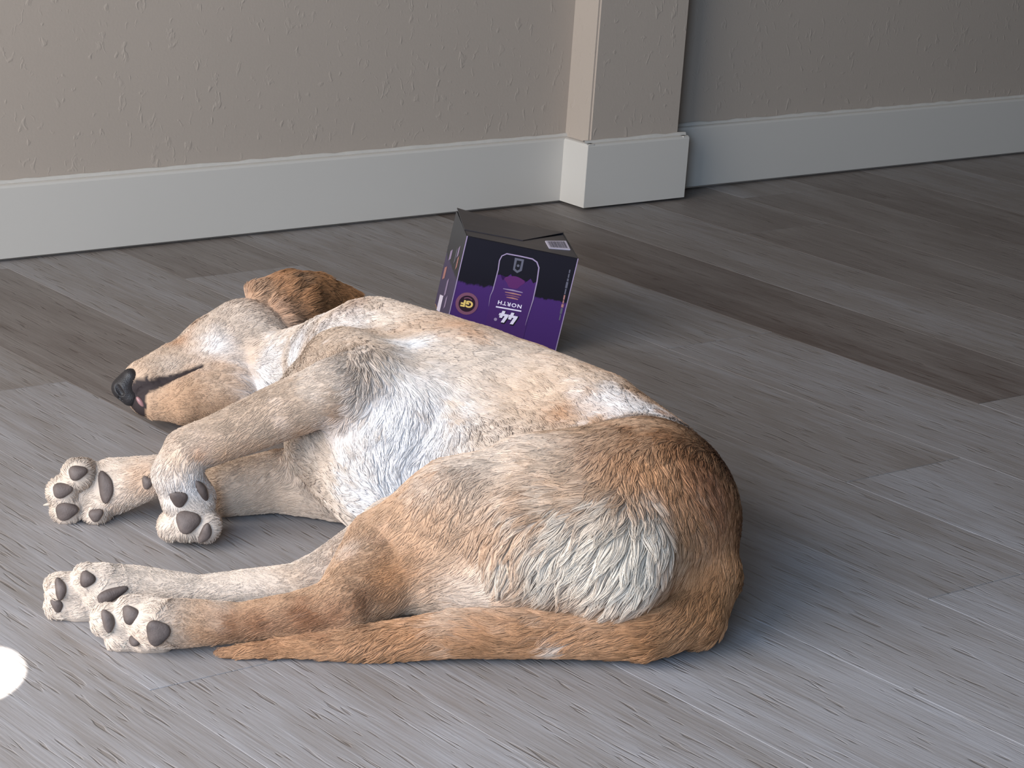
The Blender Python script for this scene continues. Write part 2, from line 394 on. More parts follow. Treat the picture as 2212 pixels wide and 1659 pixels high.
# round GF emblem
flat('emblem_ring', disc(-.1162, .0379, .0134), M_INK_ROSE, front, -.0004, .0001)
flat('emblem_disc', disc(-.1162, .0379, .0098), M_INK_MAROON, front, -.0006, .0001)
lettering('GF', -.1162, .0376, .0105, M_INK_GOLD, front, width=.0145, y=-.0009, bold=.0005)
stroke('emblem_arc', [(-.1162 + .0072 * math.cos(a), .0379 + .0072 * math.sin(a)) for a in [math.radians(q) for q in range(50, 131, 10)]], .0011, M_INK_ROSE, front, -.0009)
# small sideways print along the right edge
rr = random.Random(4)
z = .102
while z > .044:
    L = .003 + .005 * rr.random()
    stroke('edge_print', [(-.0068 + .002 * (.102 - z) / .058, z), (-.0066 + .002 * (.102 - z) / .058, z - L)], .0026 * (.5 + .6 * rr.random()), M_INK_PEACH if .058 < z < .074 else M_INK_G, front, -.0005)
    z -= L + .0008
# print on the left side, seen at a steep angle
for yy, z0, z1, w, mt in ((.030, .098, .086, .010, M_INK_L), (.044, .092, .075, .010, M_INK_G), (.020, .088, .074, .009, M_INK_PEACH), (.085, .080, .068, .016, M_INK_L), (.100, .055, .040, .018, M_INK_PEACH), (.060, .050, .030, .012, M_INK_L), (.040, .034, .020, .010, M_INK_L), (.075, .024, .004, .030, M_INK_W)):
    bm = bmesh.new(); q = [bm.verts.new(p) for p in ((-BW - .0003, yy, z0), (-BW - .0003, yy + w, z0 - .006), (-BW - .0003, yy + w, z1 - .006), (-BW - .0003, yy, z1))]; bm.faces.new(q)
    bm_ob('side_print', bm, mt, side)
# barcode label
bar = panel('barcode_label', [(-.0325, .061, BHT + .0006), (-.0325, .0225, BHT + .0006), (-.0045, .0395, BHT + .0006), (-.0035, .086, BHT + .0006)], (0, 0, 1), M_INK_W, top)
A = Vector((-.0300, .0285)); Bv = Vector((-.0300, .0590)); Cv = Vector((-.0068, .0440)); Dv = Vector((-.0062, .0790))
xq = 0.0
while xq < .97:
    wq = .018 + .03 * rr.random(); e0, e1 = xq, min(xq + wq, 1)
    pts = [A.lerp(Cv, e0), A.lerp(Cv, e1), Bv.lerp(Dv, e1), Bv.lerp(Dv, e0)]
    bm = bmesh.new(); bm.faces.new([bm.verts.new((p.x, p.y, BHT + .0009)) for p in pts]); bm_ob('barcode_bar', bm, M_INK_G, top)
    xq += wq + .02 + .025 * rr.random()
stroke('edge_wear', [(-BW + .0006, .0), (-BW + .0006, .117)], .0012, M_INK_L, front, -.0004)
stroke('edge_wear', [(-.0005, .0), (-.0005, .117)], .0011, M_INK_L, front, -.0004)

# ======================================================================
#  the dog
# ======================================================================
def N(*p):  # chain nodes: (u,v,z,radius) measured on the photo, or ('L',r,d,z,radius), or ('D',u,v,depth,radius)
    out=[]
    for q in p:
        if q[0]=='L': out.append((np.array(q[1:4],float),q[4]))
        elif q[0]=='D': out.append((atd(*q[1:4]),q[4]))
        else: out.append((at(*q[:3]),q[3]))
    return out
PR=[]   # (name, nodes, blend)
def prim(name,k,*p): PR.append((name,N(*p),k))
prim('torso',.03,('L',.125,2.065,.078,.072),('L',.115,2.15,.083,.074),('L',.065,2.235,.088,.078),('L',.0,2.295,.088,.082),('L',-.08,2.345,.088,.08),('L',-.13,2.40,.085,.066))
prim('belly',.045,('L',.03,2.12,.068,.06),(960,985,.072,.058),(860,970,.078,.064),(770,925,.082,.060),(720,880,.085,.055))
prim('ribs',.035,(980,890,.105,.06),(860,880,.11,.055),(780,900,.10,.05))
prim('belly',.03,(820,1035,.06,.05),(740,975,.066,.045))
prim('scapula',.05,('L',-.06,2.325,.104,.055),(800,758,.12,.047),(718,766,.10,.034))
prim('neck',.03,('L',-.12,2.39,.09,.066),(700,792,.075,.048),(600,805,.056,.040))
prim('cranium',.015,(528,752,.068,.051),(485,772,.061,.048))
prim('muzzle',.015,(470,785,.055,.040),(385,805,.05,.032),(318,828,.045,.0255),(299,834,.043,.0200))
prim('jaw',.008,(490,838,.040,.036),(400,860,.034,.0275),(335,868,.030,.0185),(316,868,.030,.0150))
prim('ear',.003,(560,636,.122,.014),(610,632,.122,.020),(680,634,.115,.020),(748,650,.103,.013))
prim('ear',.003,(600,668,.110,.013),(640,660,.108,.024),(700,658,.102,.018))
prim('ear',.003,(612,700,.095,.016),(650,690,.092,.020))
prim('foreleg_up',.028,(735,788,.135,.034),(785,812,.146,.0275),(720,843,.14,.0275))
prim('foreleg_up',.005,(720,843,.14,.0275),(700,852,.137,.0275),(600,893,.12,.0255),(470,948,.098,.0215),(405,972,.088,.0205),(383,1020,.068,.0215))
prim('paw_uf',.006,('D',383,1030,2.15,.021),('D',408,1080,2.160,.024),('D',412,1120,2.162,.019))
for (u,v,r) in ((381,1085,.013),(402,1130,.017),(444,1140,.0135),(368,1140,.012)): prim('toe',.0025,('D',u,v,2.145,r),('D',u+2,v-10,2.165,r))
prim('foreleg_low',.006,(780,1085,.024,.022),(700,1055,.029,.029),(600,1040,.030,.029),(480,1058,.026,.0245),(340,1028,.030,.0185))
prim('paw_lf',.008,('D',335,1028,2.205,.0185),('D',245,1050,2.210,.0255),('D',195,1065,2.212,.0225))
for (u,v,r) in ((168,1024,.0145),(134,1062,.0145),(143,1101,.0145),(205,1108,.0115)): prim('toe',.0025,('D',u,v,2.19,r),('D',u+14,v,2.205,r))
prim('thigh',.045,('L',.12,2.06,.098,.068),('L',.03,2.04,.093,.066),('L',-.035,2.02,.088,.05))
prim('shank',.018,('L',-.035,2.02,.088,.048),(830,1185,.062,.034),(735,1298,.039,.0215))
prim('shank',.012,(980,1170,.07,.040),(860,1258,.045,.026),(760,1315,.034,.018))
prim('buttock',.025,('L',.11,2.03,.085,.066),('L',.09,1.985,.080,.060),('L',.03,1.98,.085,.05))
prim('meta',.005,(738,1308,.036,.0225),(640,1328,.029,.0185),(520,1344,.023,.0155),(400,1346,.023,.0195),(330,1348,.025,.0195))
for (u,v,r) in ((230,1340,.0135),(281,1325,.0145),(258,1378,.012),(310,1385,.0105)): prim('toe',.0025,('D',u,v,1.9,r),('D',u+40,v,1.905,r))
prim('thigh_low',.02,(1280,1265,.05,.032),(1100,1272,.045,.030),(960,1268,.042,.026))
prim('thigh_low',.02,('L',.12,2.07,.06,.06),('L',.02,2.03,.05,.048),('L',-.02,2.02,.045,.042),(860,1165,.045,.036))
prim('shank_low',.005,(860,1165,.045,.034),(700,1240,.033,.0205),(640,1262,.028,.0175),(430,1282,.020,.015),(300,1270,.025,.018),(220,1270,.027,.020))
for (u,v,r) in ((130,1272,.0135),(188,1252,.0135),(128,1308,.0125),(165,1318,.0105)): prim('toe',.0025,('D',u,v,1.955,r),('D',u+35,v,1.96,r))
prim('tail',.015,('L',.148,2.055,.08,.038),(1528,1240,.055,.028),(1500,1322,.034,.026))
prim('tail',.003,(1500,1322,.034,.026),(1400,1364,.028,.0215),(1200,1368,.025,.0185),(1000,1368,.024,.018),(800,1388,.015,.0135),(620,1401,.009,.0085),(480,1411,.005,.0045))
ORI=np.array([-.46,1.83,-.012]); EXT=np.array([.74,.84,.25])
def build_sdf(h):
    n=np.ceil(EXT/h).astype(int)+1
    ax=[ORI[i]+h*np.arange(n[i]) for i in range(3)]
    F=np.full(n,.05,np.float32)
    for name,nodes,k in PR:
        g=np.full(n,9.0,np.float32) if False else None
        P=np.array([p for p,r in nodes]);Rr=np.array([r for p,r in nodes])
        lo=(P-Rr[:,None]).min(0)-.05-k;hi=(P+Rr[:,None]).max(0)+.05+k
        i0=np.clip(np.floor((lo-ORI)/h).astype(int),0,n);i1=np.clip(np.ceil((hi-ORI)/h).astype(int)+1,0,n)
        if (i1<=i0).any(): continue
        X,Yy,Z=np.meshgrid(ax[0][i0[0]:i1[0]],ax[1][i0[1]:i1[1]],ax[2][i0[2]:i1[2]],indexing='ij')
        Q=np.stack([X,Yy,Z],-1).astype(np.float32)
        d=np.full(X.shape,9,np.float32)
        for (a,ra),(b,rb) in zip(nodes[:-1],nodes[1:]):
            ab=(b-a);L2=ab@ab
            t=np.clip(((Q-a.astype(np.float32))@ab.astype(np.float32))/L2,0,1)
            e=np.sqrt((((Q-a.astype(np.float32))-t[...,None]*ab.astype(np.float32))**2).sum(-1))-(ra+(rb-ra)*t)
            d=np.minimum(d,e)
        sl=tuple(slice(x,y) for x,y in zip(i0,i1))
        o=F[sl];hh=np.clip(.5+.5*(o-d)/k,0,1)
        F[sl]=o*(1-hh)+d*hh-k*hh*(1-hh)
    return F,ax
def surface_nets(F,ax):
    S=F<0; n=np.array(F.shape)
    c=np.zeros(n-1,np.int8)
    for dx in (0,1):
        for dy in (0,1):
            for dz in (0,1): c+=S[dx:n[0]-1+dx,dy:n[1]-1+dy,dz:n[2]-1+dz]
    act=(c>0)&(c<8); idx=np.full(n-1,-1,np.int64); cells=np.argwhere(act); idx[act]=np.arange(len(cells))
    acc=np.zeros((len(cells),3));cnt=np.zeros(len(cells))
    off=np.array([[x,y,z] for x in (0,1) for y in (0,1) for z in (0,1)])
    for i in range(8):
        for ax_ in range(3):
            if off[i][ax_]==0:
                j=off[i].copy();j[ax_]=1
                A=cells+off[i];B=cells+j
                fa=F[A[:,0],A[:,1],A[:,2]];fb=F[B[:,0],B[:,1],B[:,2]]
                m=(fa<0)!=(fb<0); t=np.where(m,fa/(fa-fb+1e-20),0)
                p=A+t[:,None]*(B-A); acc[m]+=p[m];cnt[m]+=1
    V=acc/cnt[:,None]; h=ax[0][1]-ax[0][0]
    V=np.array([x[0] for x in ax])+V*h
    faces=[]
    for a_ in range(3):
        b_,c_=(a_+1)%3,(a_+2)%3
        s0=[slice(None)]*3;s1=[slice(None)]*3;s0[a_]=slice(0,-1);s1[a_]=slice(1,None)
        ch=S[tuple(s0)]!=S[tuple(s1)]
        e=np.argwhere(ch); ok=(e[:,b_]>0)&(e[:,c_]>0)&(e[:,b_]<n[b_]-1)&(e[:,c_]<n[c_]-1); e=e[ok]
        def g(db,dc):
            q=e.copy();q[:,b_]+=db;q[:,c_]+=dc; return idx[q[:,0],q[:,1],q[:,2]]
        f=np.stack([g(-1,-1),g(0,-1),g(0,0),g(-1,0)],1)
        ins=S[e[:,0],e[:,1],e[:,2]]; f[~ins]=f[~ins][:,::-1]
        faces.append(f)
    return V,np.concatenate(faces)
def sample(F, ax, P):
    h = ax[0][1] - ax[0][0]; o = np.array([x[0] for x in ax]); n = np.array(F.shape)
    q = (P - o) / h; q = np.clip(q, 0, n - 1.001); i = q.astype(int); t = q - i
    r = 0
    for dx in (0, 1):
        for dy in (0, 1):
            for dz in (0, 1):
                w = (t[..., 0] if dx else 1 - t[..., 0]) * (t[..., 1] if dy else 1 - t[..., 1]) * (t[..., 2] if dz else 1 - t[..., 2])
                r = r + w * F[i[..., 0] + dx, i[..., 1] + dy, i[..., 2] + dz]
    return r
def grad(F, ax, P, e=.003):
    g = np.stack([sample(F, ax, P + np.eye(3)[i] * e) - sample(F, ax, P - np.eye(3)[i] * e) for i in range(3)], -1)
    return g / (np.linalg.norm(g, axis=-1, keepdims=True) + 1e-12)
def smooth_noise(P, f, seed):       # cheap smooth pseudo-noise for locks of hair
    g = np.random.default_rng(seed); r = 0
    for _ in range(5):
        k = g.normal(size=3) * f; r = r + np.sin(P @ k + g.random() * 6.28)
    return r / 2.2
HVOX = .0032
F, axs = build_sdf(HVOX)
EYE = np.array([0, 0, CAM_H])
def surf(u, v):                 # where the sight line through photo pixel u,v meets the dog
    d = YAWM @ (RCAM.T @ np.array([(u - CX) / FPX, (v - CY) / FPX, 1.0])); d /= np.linalg.norm(d)
    t = np.arange(1.7, 3.0, .001); P = EYE + t[:, None] * d
    ins = ((P > ORI) & (P < ORI + EXT)).all(1); f = np.where(ins, sample(F, axs, P), 1)
    k = np.argmax(f < 0)
    return P[k] if f[k] < 0 else None
def near(u, v):                 # the same, or the closest point of the hide when the line just misses it
    p = surf(u, v)
    if p is None:
        d = YAWM @ (RCAM.T @ np.array([(u - CX) / FPX, (v - CY) / FPX, 1.0])); d /= np.linalg.norm(d)
        t = np.arange(1.7, 3.0, .002); P = EYE + t[:, None] * d
        ins = ((P > ORI) & (P < ORI + EXT)).all(1); f = np.where(ins, sample(F, axs, P), 1); p = P[np.argmin(f)]
    return p
def carve(pts, r, k=.003):
    global F
    P = np.array(pts); lo = P.min(0) - .03; hi = P.max(0) + .03; n = np.array(F.shape)
    i0 = np.clip(((lo - ORI) / HVOX).astype(int), 0, n); i1 = np.clip(((hi - ORI) / HVOX).astype(int) + 1, 0, n)
    Q = np.stack(np.meshgrid(*[axs[j][i0[j]:i1[j]] for j in range(3)], indexing='ij'), -1)
    d = np.full(Q.shape[:3], 9.0)
    for a, b in zip(P[:-1], P[1:]):
        ab = b - a; t = np.clip(((Q - a) @ ab) / (ab @ ab), 0, 1)
        d = np.minimum(d, np.linalg.norm(Q - a - t[..., None] * ab, axis=-1))
    d = r - d
    sl = tuple(slice(x, y) for x, y in zip(i0, i1)); o = F[sl]
    hh = np.clip(.5 - .5 * (o - d) / k, 0, 1)
    F[sl] = o * (1 - hh) + d * hh + k * hh * (1 - hh)
MOUTH = [near(u, v) for u, v in ((292, 856), (304, 842), (330, 831), (360, 822), (385, 812), (410, 801), (434, 791))]
carve(MOUTH, .0022, .002)
carve([near(u, v) for u, v in ((415, 702), (428, 692), (444, 684))], .0022, .002)      # closed eyelids
V, FACES = surface_nets(F, axs)

# --- coat: colour, length and lie of the hair, carried by the parts of the body
def C3(r, g, b): return np.array(srgb(r, g, b)[:3])
WHITE, CREAM, PALE, TAN, GOLD, RUST, DARK = C3(214, 210, 209), C3(196, 179, 164), C3(188, 164, 143), C3(173, 139, 111), C3(166, 120, 84), C3(146, 103, 69), C3(116, 81, 54)
IVORY, DEEP, BARK = C3(206, 193, 177), C3(106, 66, 44), C3(126, 84, 57)
COAT = {  # sign of the lie along the chain, hair length, colour, lift
    'torso': (-1, .012, TAN, .13), 'belly': (-1, .013, CREAM, .18), 'scapula': (-1, .009, CREAM, .18), 'ribs': (-1, .012, CREAM, .18),
    'neck': (-1, .010, CREAM, .2), 'cranium': (-1, .005, CREAM, .2), 'muzzle': (-1, .0035, PALE, .2), 'jaw': (-1, .0045, TAN, .22),
    'ear': (1, .016, C3(158, 110, 72), .3), 'foreleg_up': (1, .0060, C3(166, 144, 125), .18), 'paw_uf': (1, .0055, CREAM, .25), 'toe': (1, .0055, CREAM, .25),
    'foreleg_low': (1, .0055, PALE, .22), 'paw_lf': (1, .0055, CREAM, .25), 'thigh': (1, .013, TAN, .2), 'shank': (1, .0075, TAN, .18),
    'buttock': (1, .018, TAN, .24), 'meta': (1, .0042, TAN, .16), 'thigh_low': (1, .011, PALE, .25), 'shank_low': (1, .0045, CREAM, .2), 'tail': (1, .017, GOLD, .22)}
SPOTS = [
 # white chest, throat and cheek
 (880,930,.055,WHITE),(950,900,.040,WHITE),(900,1015,.050,WHITE),(840,1060,.03,WHITE),(820,880,.03,WHITE),
 (640,745,.035,WHITE,.8),(700,715,.03,WHITE,.6),(760,700,.03,WHITE,.6),(830,690,.025,CREAM,.8),(880,745,.020,WHITE),(560,835,.028,WHITE,.9),(470,745,.022,WHITE,.8),(520,700,.03,CREAM,.7),(580,770,.025,WHITE,.7),
 (1050,760,.06,CREAM,.8),(1150,800,.06,CREAM,.75),(1250,810,.045,PALE,.8),(1120,870,.05,PALE,.8),(980,700,.025,GOLD,.6),(1010,720,.02,GOLD,.5),
 # flank and hip
 (1200,830,.05,PALE,.7),(1150,960,.04,PALE,.7),(1300,855,.032,WHITE,.75),(1370,880,.03,WHITE,.85),(1440,900,.024,WHITE,.75),(1200,890,.018,GOLD,.6),
 (1080,1040,.05,PALE,.8),(1200,1000,.05,PALE,.6),(1010,1005,.03,CREAM,.8),(1100,960,.04,CREAM,.7),(1000,1060,.03,PALE,.7),(930,1060,.02,CREAM,.6),
 (1560,980,.05,RUST,.9),(1500,950,.04,RUST,.7),(1570,1100,.06,RUST,.95),(1480,1060,.05,RUST,.8),(1470,1130,.025,RUST,.8),(1590,1200,.05,RUST,.9),(1560,990,.032,DEEP,.75),(1515,1025,.036,DEEP,.9),(1550,1090,.035,DEEP,.6),(1470,1010,.02,BARK,.5),(1590,1150,.03,BARK,.6),(1440,1060,.02,BARK,.4),(1380,1010,.04,GOLD,.7),(1480,880,.02,RUST,.8),(1400,830,.02,RUST,.6),
 # breeches and tail
 (1340,1170,.042,IVORY,.95),(1390,1190,.03,IVORY,.9),(1280,1205,.035,IVORY,.9),(1190,1210,.022,IVORY,.9),(1090,1215,.02,IVORY,.8),(1380,1240,.028,IVORY,.9),(1250,1270,.02,TAN,.6),
 (1500,1260,.035,GOLD,.9),(1540,1320,.03,RUST,.9),(1420,1340,.03,GOLD,.8),(1400,1400,.025,RUST,.8),(1200,1400,.025,GOLD,.7),(1220,1400,.01,CREAM,.8),(1000,1330,.02,PALE,.7),(900,1330,.02,PALE,.6),
 # hind legs
 (930,1120,.03,TAN,.7),(860,1240,.03,GOLD,.7),(760,1180,.014,CREAM,.6),(440,1362,.016,GOLD,.7),(500,1352,.018,BARK,.75),(560,1348,.018,BARK,.8),(615,1345,.018,DEEP,.55),(670,1338,.018,BARK,.85),(730,1328,.018,BARK,.8),(785,1295,.02,BARK,.75),(845,1245,.02,GOLD,.6),(1050,1275,.03,CREAM,.7),(480,1300,.014,CREAM,.6),(340,1300,.03,CREAM,.9),(250,1340,.035,CREAM,.95),(420,1340,.02,TAN,.6),
 (640,1245,.02,PALE,.8),(180,1280,.035,CREAM,.95),
 # forelegs
 (410,1060,.032,WHITE,.8),(400,1140,.03,CREAM,.9),(385,990,.018,PALE,.8),(180,1060,.045,CREAM,.9),(310,1030,.022,TAN,.7),(600,1050,.04,PALE,.7),(490,985,.02,TAN,.8),(570,962,.016,TAN,.8),(660,930,.016,TAN,.8),(730,890,.014,TAN,.7),(430,985,.01,GOLD,.6),(780,840,.018,CREAM,.8),(745,790,.034,CREAM,.85),(680,800,.024,CREAM,.75),(690,845,.016,CREAM,.6),(600,870,.014,PALE,.5),
 # head
 (380,740,.014,GOLD,.7),(420,700,.014,TAN,.7),(345,780,.016,PALE,.7),(370,790,.02,CREAM,.8),(400,880,.03,TAN,.8),(450,890,.03,TAN,.8),(360,880,.015,TAN,.7),(470,830,.02,PALE,.6),(560,640,.016,TAN,.7),
 (700,640,.02,DARK,.6),(760,655,.02,DARK,.6),(600,640,.01,GOLD,.6),(640,605,.014,TAN,.5)]
LONGS = [(1330,1190,.05,.034),(1090,1220,.025,.028),(1200,1220,.03,.030),(1400,1240,.03,.034),(800,790,.016,.020),(640,600,.02,.024),(790,850,.02,.016),(560,820,.025,.018),(880,930,.05,.016),(1580,1200,.05,.012),(470,1410,.03,.006),(620,1405,.03,.009)]
PAD_SPEC = [
 (167,1021,.0095,.0075,.3),(134,1059,.0100,.0078,.2),(143,1104,.0115,.0090,.25),(207,1112,.0075,.0065,.6),(228,1052,.0075,.0165,.25),(318,1042,.0055,.007,.2),
 (386,1076,.0085,.0095,.5),(405,1127,.0120,.0115,.3),(443,1152,.0055,.0110,-.35),(434,1058,.0050,.0135,.55),
 (130,1272,.0050,.0105,.15),(188,1251,.0070,.0075,0),(123,1306,.0050,.0075,.5),(240,1284,.0150,.0060,.35),
 (233,1341,.0055,.0105,.3),(282,1328,.0075,.0085,.3),(340,1366,.0105,.0120,.2),(292,1384,.0055,.0055,0)]
FLOWS = [(880,930,.06,.1,1),(950,1000,.05,-.1,1),(1150,820,.05,.5,.8),(1050,780,.05,.5,.7),(1200,1050,.07,-.45,.9),(1350,1010,.06,-.35,.9),(1050,1120,.05,-.5,.9),(1330,1180,.05,-.25,1),(1200,1210,.03,-.1,1),(1090,1215,.025,.1,1),(1400,1220,.03,-.4,.9),(1500,1080,.05,.1,1),(700,730,.04,.6,.5),(800,790,.02,.3,1),(640,760,.03,.3,.9),(560,830,.03,.2,1),(520,780,.03,.8,.4)]
CLAWS = [(112,1042,-1,-.2),(100,1090,-1,.2),(125,1114,-.7,.7),(374,1166,-.2,1),(410,1166,0,1),(448,1156,.3,1),(207,1335,-1,.3),(234,1370,-.8,.6),(268,1394,-.3,1),(102,1264,-1,-.1),(110,1310,-.9,.4),(136,1334,-.5,.9)]
BLOBS = []
def spot(u, v, r, c, s=1.0): BLOBS.append((near(u, v), r, np.array(c), s))
for q in SPOTS: spot(*q)
LIPS = MOUTH + [near(u, v) for u, v in ((300, 868), (298, 880), (310, 890), (312, 862), (290, 862))]

def fields(P, nrm):
    n = len(P); W = np.zeros(n); flow = np.zeros((n, 3)); colr = np.zeros((n, 3)); ln = np.zeros(n); lift = np.zeros(n)
    D = []
    for name, nodes, k in PR:
        d = np.full(n, 9.0); axd = np.zeros((n, 3))
        for (a, ra), (b, rb) in zip(nodes[:-1], nodes[1:]):
            ab = b - a; t = np.clip(((P - a) @ ab) / (ab @ ab), 0, 1)
            e = np.linalg.norm(P - a - t[:, None] * ab, axis=1) - (ra + (rb - ra) * t)
            m = e < d; d[m] = e[m]; axd[m] = ab / np.linalg.norm(ab)
        D.append((d, axd))
    dm = np.min([d for d, _ in D], axis=0)
    for (name, nodes, k), (d, axd) in zip(PR, D):
        s, l, c, lf = COAT[name]
        w = np.exp(-np.clip((d - dm) / .012, 0, 40)); wf = np.exp(-np.clip((d - dm) / .014, 0, 40))
        W += w; flow += wf[:, None] * axd * s; colr += w[:, None] * c; ln += w * l; lift += w * lf
    flow /= W[:, None]; colr /= W[:, None]; ln /= W; lift /= W
    # tail hair is longest on the middle of the tail, short at the very tip
    ragged = 1 + .22 * smooth_noise(P, 70, 8) + .16 * smooth_noise(P, 190, 9)
    for p, r, c, s in BLOBS:
        w = s * np.exp(-(np.linalg.norm(P - p, axis=1) * ragged / r) ** 2 * 1.3)
        colr = colr * (1 - w[:, None]) + c * w[:, None]
    for p, r, l in LONG:
        w = np.exp(-(np.linalg.norm(P - p, axis=1) / r) ** 2 * 1.2); ln = ln * (1 - w) + l * w
    for p, r, v in FLOW:
        w = np.exp(-(np.linalg.norm(P - p, axis=1) / r) ** 2)[:, None]; flow = flow * (1 - w) + v * w
    lip = np.min([np.linalg.norm(P - p, axis=1) for p in LIPS], axis=0)
    mo = np.full(n, 9.0)
    for a, b in zip(MOUTH[:-1], MOUTH[1:]):
        ab = b - a; t = np.clip(((P - a) @ ab) / (ab @ ab), 0, 1); mo = np.minimum(mo, np.linalg.norm(P - a - t[:, None] * ab, axis=1))
    along = np.clip((P[:, 0] - MOUTH[0][0]) / (MOUTH[-1][0] - MOUTH[0][0]), 0, 1)
    bare = np.clip((np.minimum(mo, np.where(along < .2, lip - .005, 9)) - (.0064 - .0040 * along)) / .002, 0, 1)
    colr = colr * bare[:, None] + C3(52, 44, 44) * (1 - bare[:, None])
    eye = np.min([np.linalg.norm(P - p, axis=1) for p in EYELINE], axis=0); ew = np.clip((eye - .0018) / .0015, 0, 1)
    colr = colr * ew[:, None] + C3(70, 50, 40) * (1 - ew[:, None]); bare = bare * ew
    for p, r in PADC: bare = bare * np.clip((np.linalg.norm(P - p, axis=1) - r * .85) / (r * .2), 0, 1)
    flow -= (flow * nrm).sum(1, keepdims=True) * nrm
    flow /= np.linalg.norm(flow, axis=1, keepdims=True) + 1e-6
    return flow, colr, ln * bare, lift
EYELINE = [near(415 + 29 * t, 702 - 18 * t) for t in (0, .25, .5, .75, 1)]
FLOW = [(near(u, v), r, np.array([du, 0, -dv]) / math.hypot(du, dv)) for u, v, r, du, dv in FLOWS]
LONG = [(near(u, v), r, l) for u, v, r, l in LONGS]

# pads: (u, v, half width, half height, turn) on each sole
PADC = []; PADS = []
for u, v, a, b, ang in PAD_SPEC:
    p = near(u, v); PADS.append((p, a, b, ang)); PADC.append((p, (a * b) ** .5))

nrmV = grad(F, axs, V)
V -= nrmV * 0
flowV, colV, _, _ = fields(V, nrmV)
edges = np.concatenate([FACES[:, [0, 1]], FACES[:, [1, 2]], FACES[:, [2, 3]], FACES[:, [3, 0]]])
deg = np.bincount(edges.ravel(), minlength=len(V))[:, None]
for _ in range(60):             # let the lie of the coat turn gradually from part to part
    acc = np.stack([np.bincount(edges[:, 0], flowV[edges[:, 1], i], len(V)) + np.bincount(edges[:, 1], flowV[edges[:, 0], i], len(V)) for i in range(3)], 1)
    flowV = .3 * flowV + .7 * acc / deg
    flowV -= (flowV * nrmV).sum(1, keepdims=True) * nrmV
dog = empty('dog', tuple(to_world(np.array([0, 2.15, 0]))))
tag(dog, 'cream and golden puppy asleep on its side, legs stretched towards the left', 'dog')
def dog_part(o):
    o.parent = dog; o.matrix_parent_inverse = Matrix.Translation(-dog.location); return o
body = dog_part(mesh_ob('body', to_world(V), FACES.tolist(), None, None, True))
ca_ = body.data.color_attributes.new('coat', 'FLOAT_COLOR', 'POINT')
ca_.data.foreach_set('color', np.concatenate([colV, np.ones((len(V), 1))], 1).astype(np.float32).ravel())
def coat_material(name, rough, spec):
    m, nt, b = mat(name, (.6, .5, .4, 1), rough, spec)
    a = node(nt, 'ShaderNodeAttribute', attribute_name='coat'); nt.links.new(a.outputs['Color'], b.inputs['Base Color'])
    return m, nt, b
M_SKIN, nts, bs = coat_material('hide', .75, .2)
bump(nts, bs, noise(nts, node(nts, 'ShaderNodeTexCoord').outputs['Object'], 260, 2), .3, .001)
body.data.materials.append(M_SKIN)

# --- hair
rng = np.random.default_rng(5)
tri = np.concatenate([FACES[:, [0, 1, 2]], FACES[:, [0, 2, 3]]])
A0, B0, C0 = V[tri[:, 0]], V[tri[:, 1]], V[tri[:, 2]]
ar = np.linalg.norm(np.cross(B0 - A0, C0 - A0), axis=1) / 2
ctr = (A0 + B0 + C0) / 3; nt_ = nrmV[tri[:, 0]]
wgt = ar * np.where(ctr[:, 2] < .004, 0, 1) * np.where((nt_ @ np.array([0, .94, -.34])) > .6, .6, 1.0)     # thinner on the side turned to wall and floor
ti = rng.choice(len(tri), HAIRS, p=wgt / wgt.sum())
r1 = np.sqrt(rng.random(HAIRS)); r2 = rng.random(HAIRS)
ROOT = A0[ti] * (1 - r1)[:, None] + B0[ti] * (r1 * (1 - r2))[:, None] + C0[ti] * (r1 * r2)[:, None]
NR = grad(F, axs, ROOT)
fl_, colr, ln, lift = fields(ROOT, NR)
fl_ = flowV[tri[ti, 0]] * (1 - r1)[:, None] + flowV[tri[ti, 1]] * (r1 * (1 - r2))[:, None] + flowV[tri[ti, 2]] * (r1 * r2)[:, None]
fl_ -= (fl_ * NR).sum(1, keepdims=True) * NR; fl_ /= np.linalg.norm(fl_, axis=1, keepdims=True) + 1e-6
keep = ln > .0012
ROOT, NR, fl_, colr, ln, lift = [x[keep] for x in (ROOT, NR, fl_, colr, ln, lift)]
n = len(ROOT)
NP = 6
S = np.linspace(0, 1, NP)
def strand(P, Nn, Fl, L, lift):
    side = np.cross(Nn, Fl)
    sw = smooth_noise(P, 55, 1) * .3 + smooth_noise(P, 160, 2) * .14
    Fd = Fl + side * sw[:, None]; Fd /= np.linalg.norm(Fd, axis=1, keepdims=True)
    wav = smooth_noise(P, 120, 3) * 3.1
    out = np.zeros((len(P), NP, 3))
    for j, s in enumerate(S):
        c = s * L
        out[:, j] = P + Fd * c[:, None] + Nn * (L * lift * (1.5 * s - 1.0 * s * s))[:, None] + side * (L * .10 * np.sin(wav + s * 4.5) * s)[:, None]
    return out
Lr = ln * (.75 + .5 * rng.random(n))
PTS = strand(ROOT, NR, fl_, Lr, lift * (.7 + .6 * rng.random(n)))
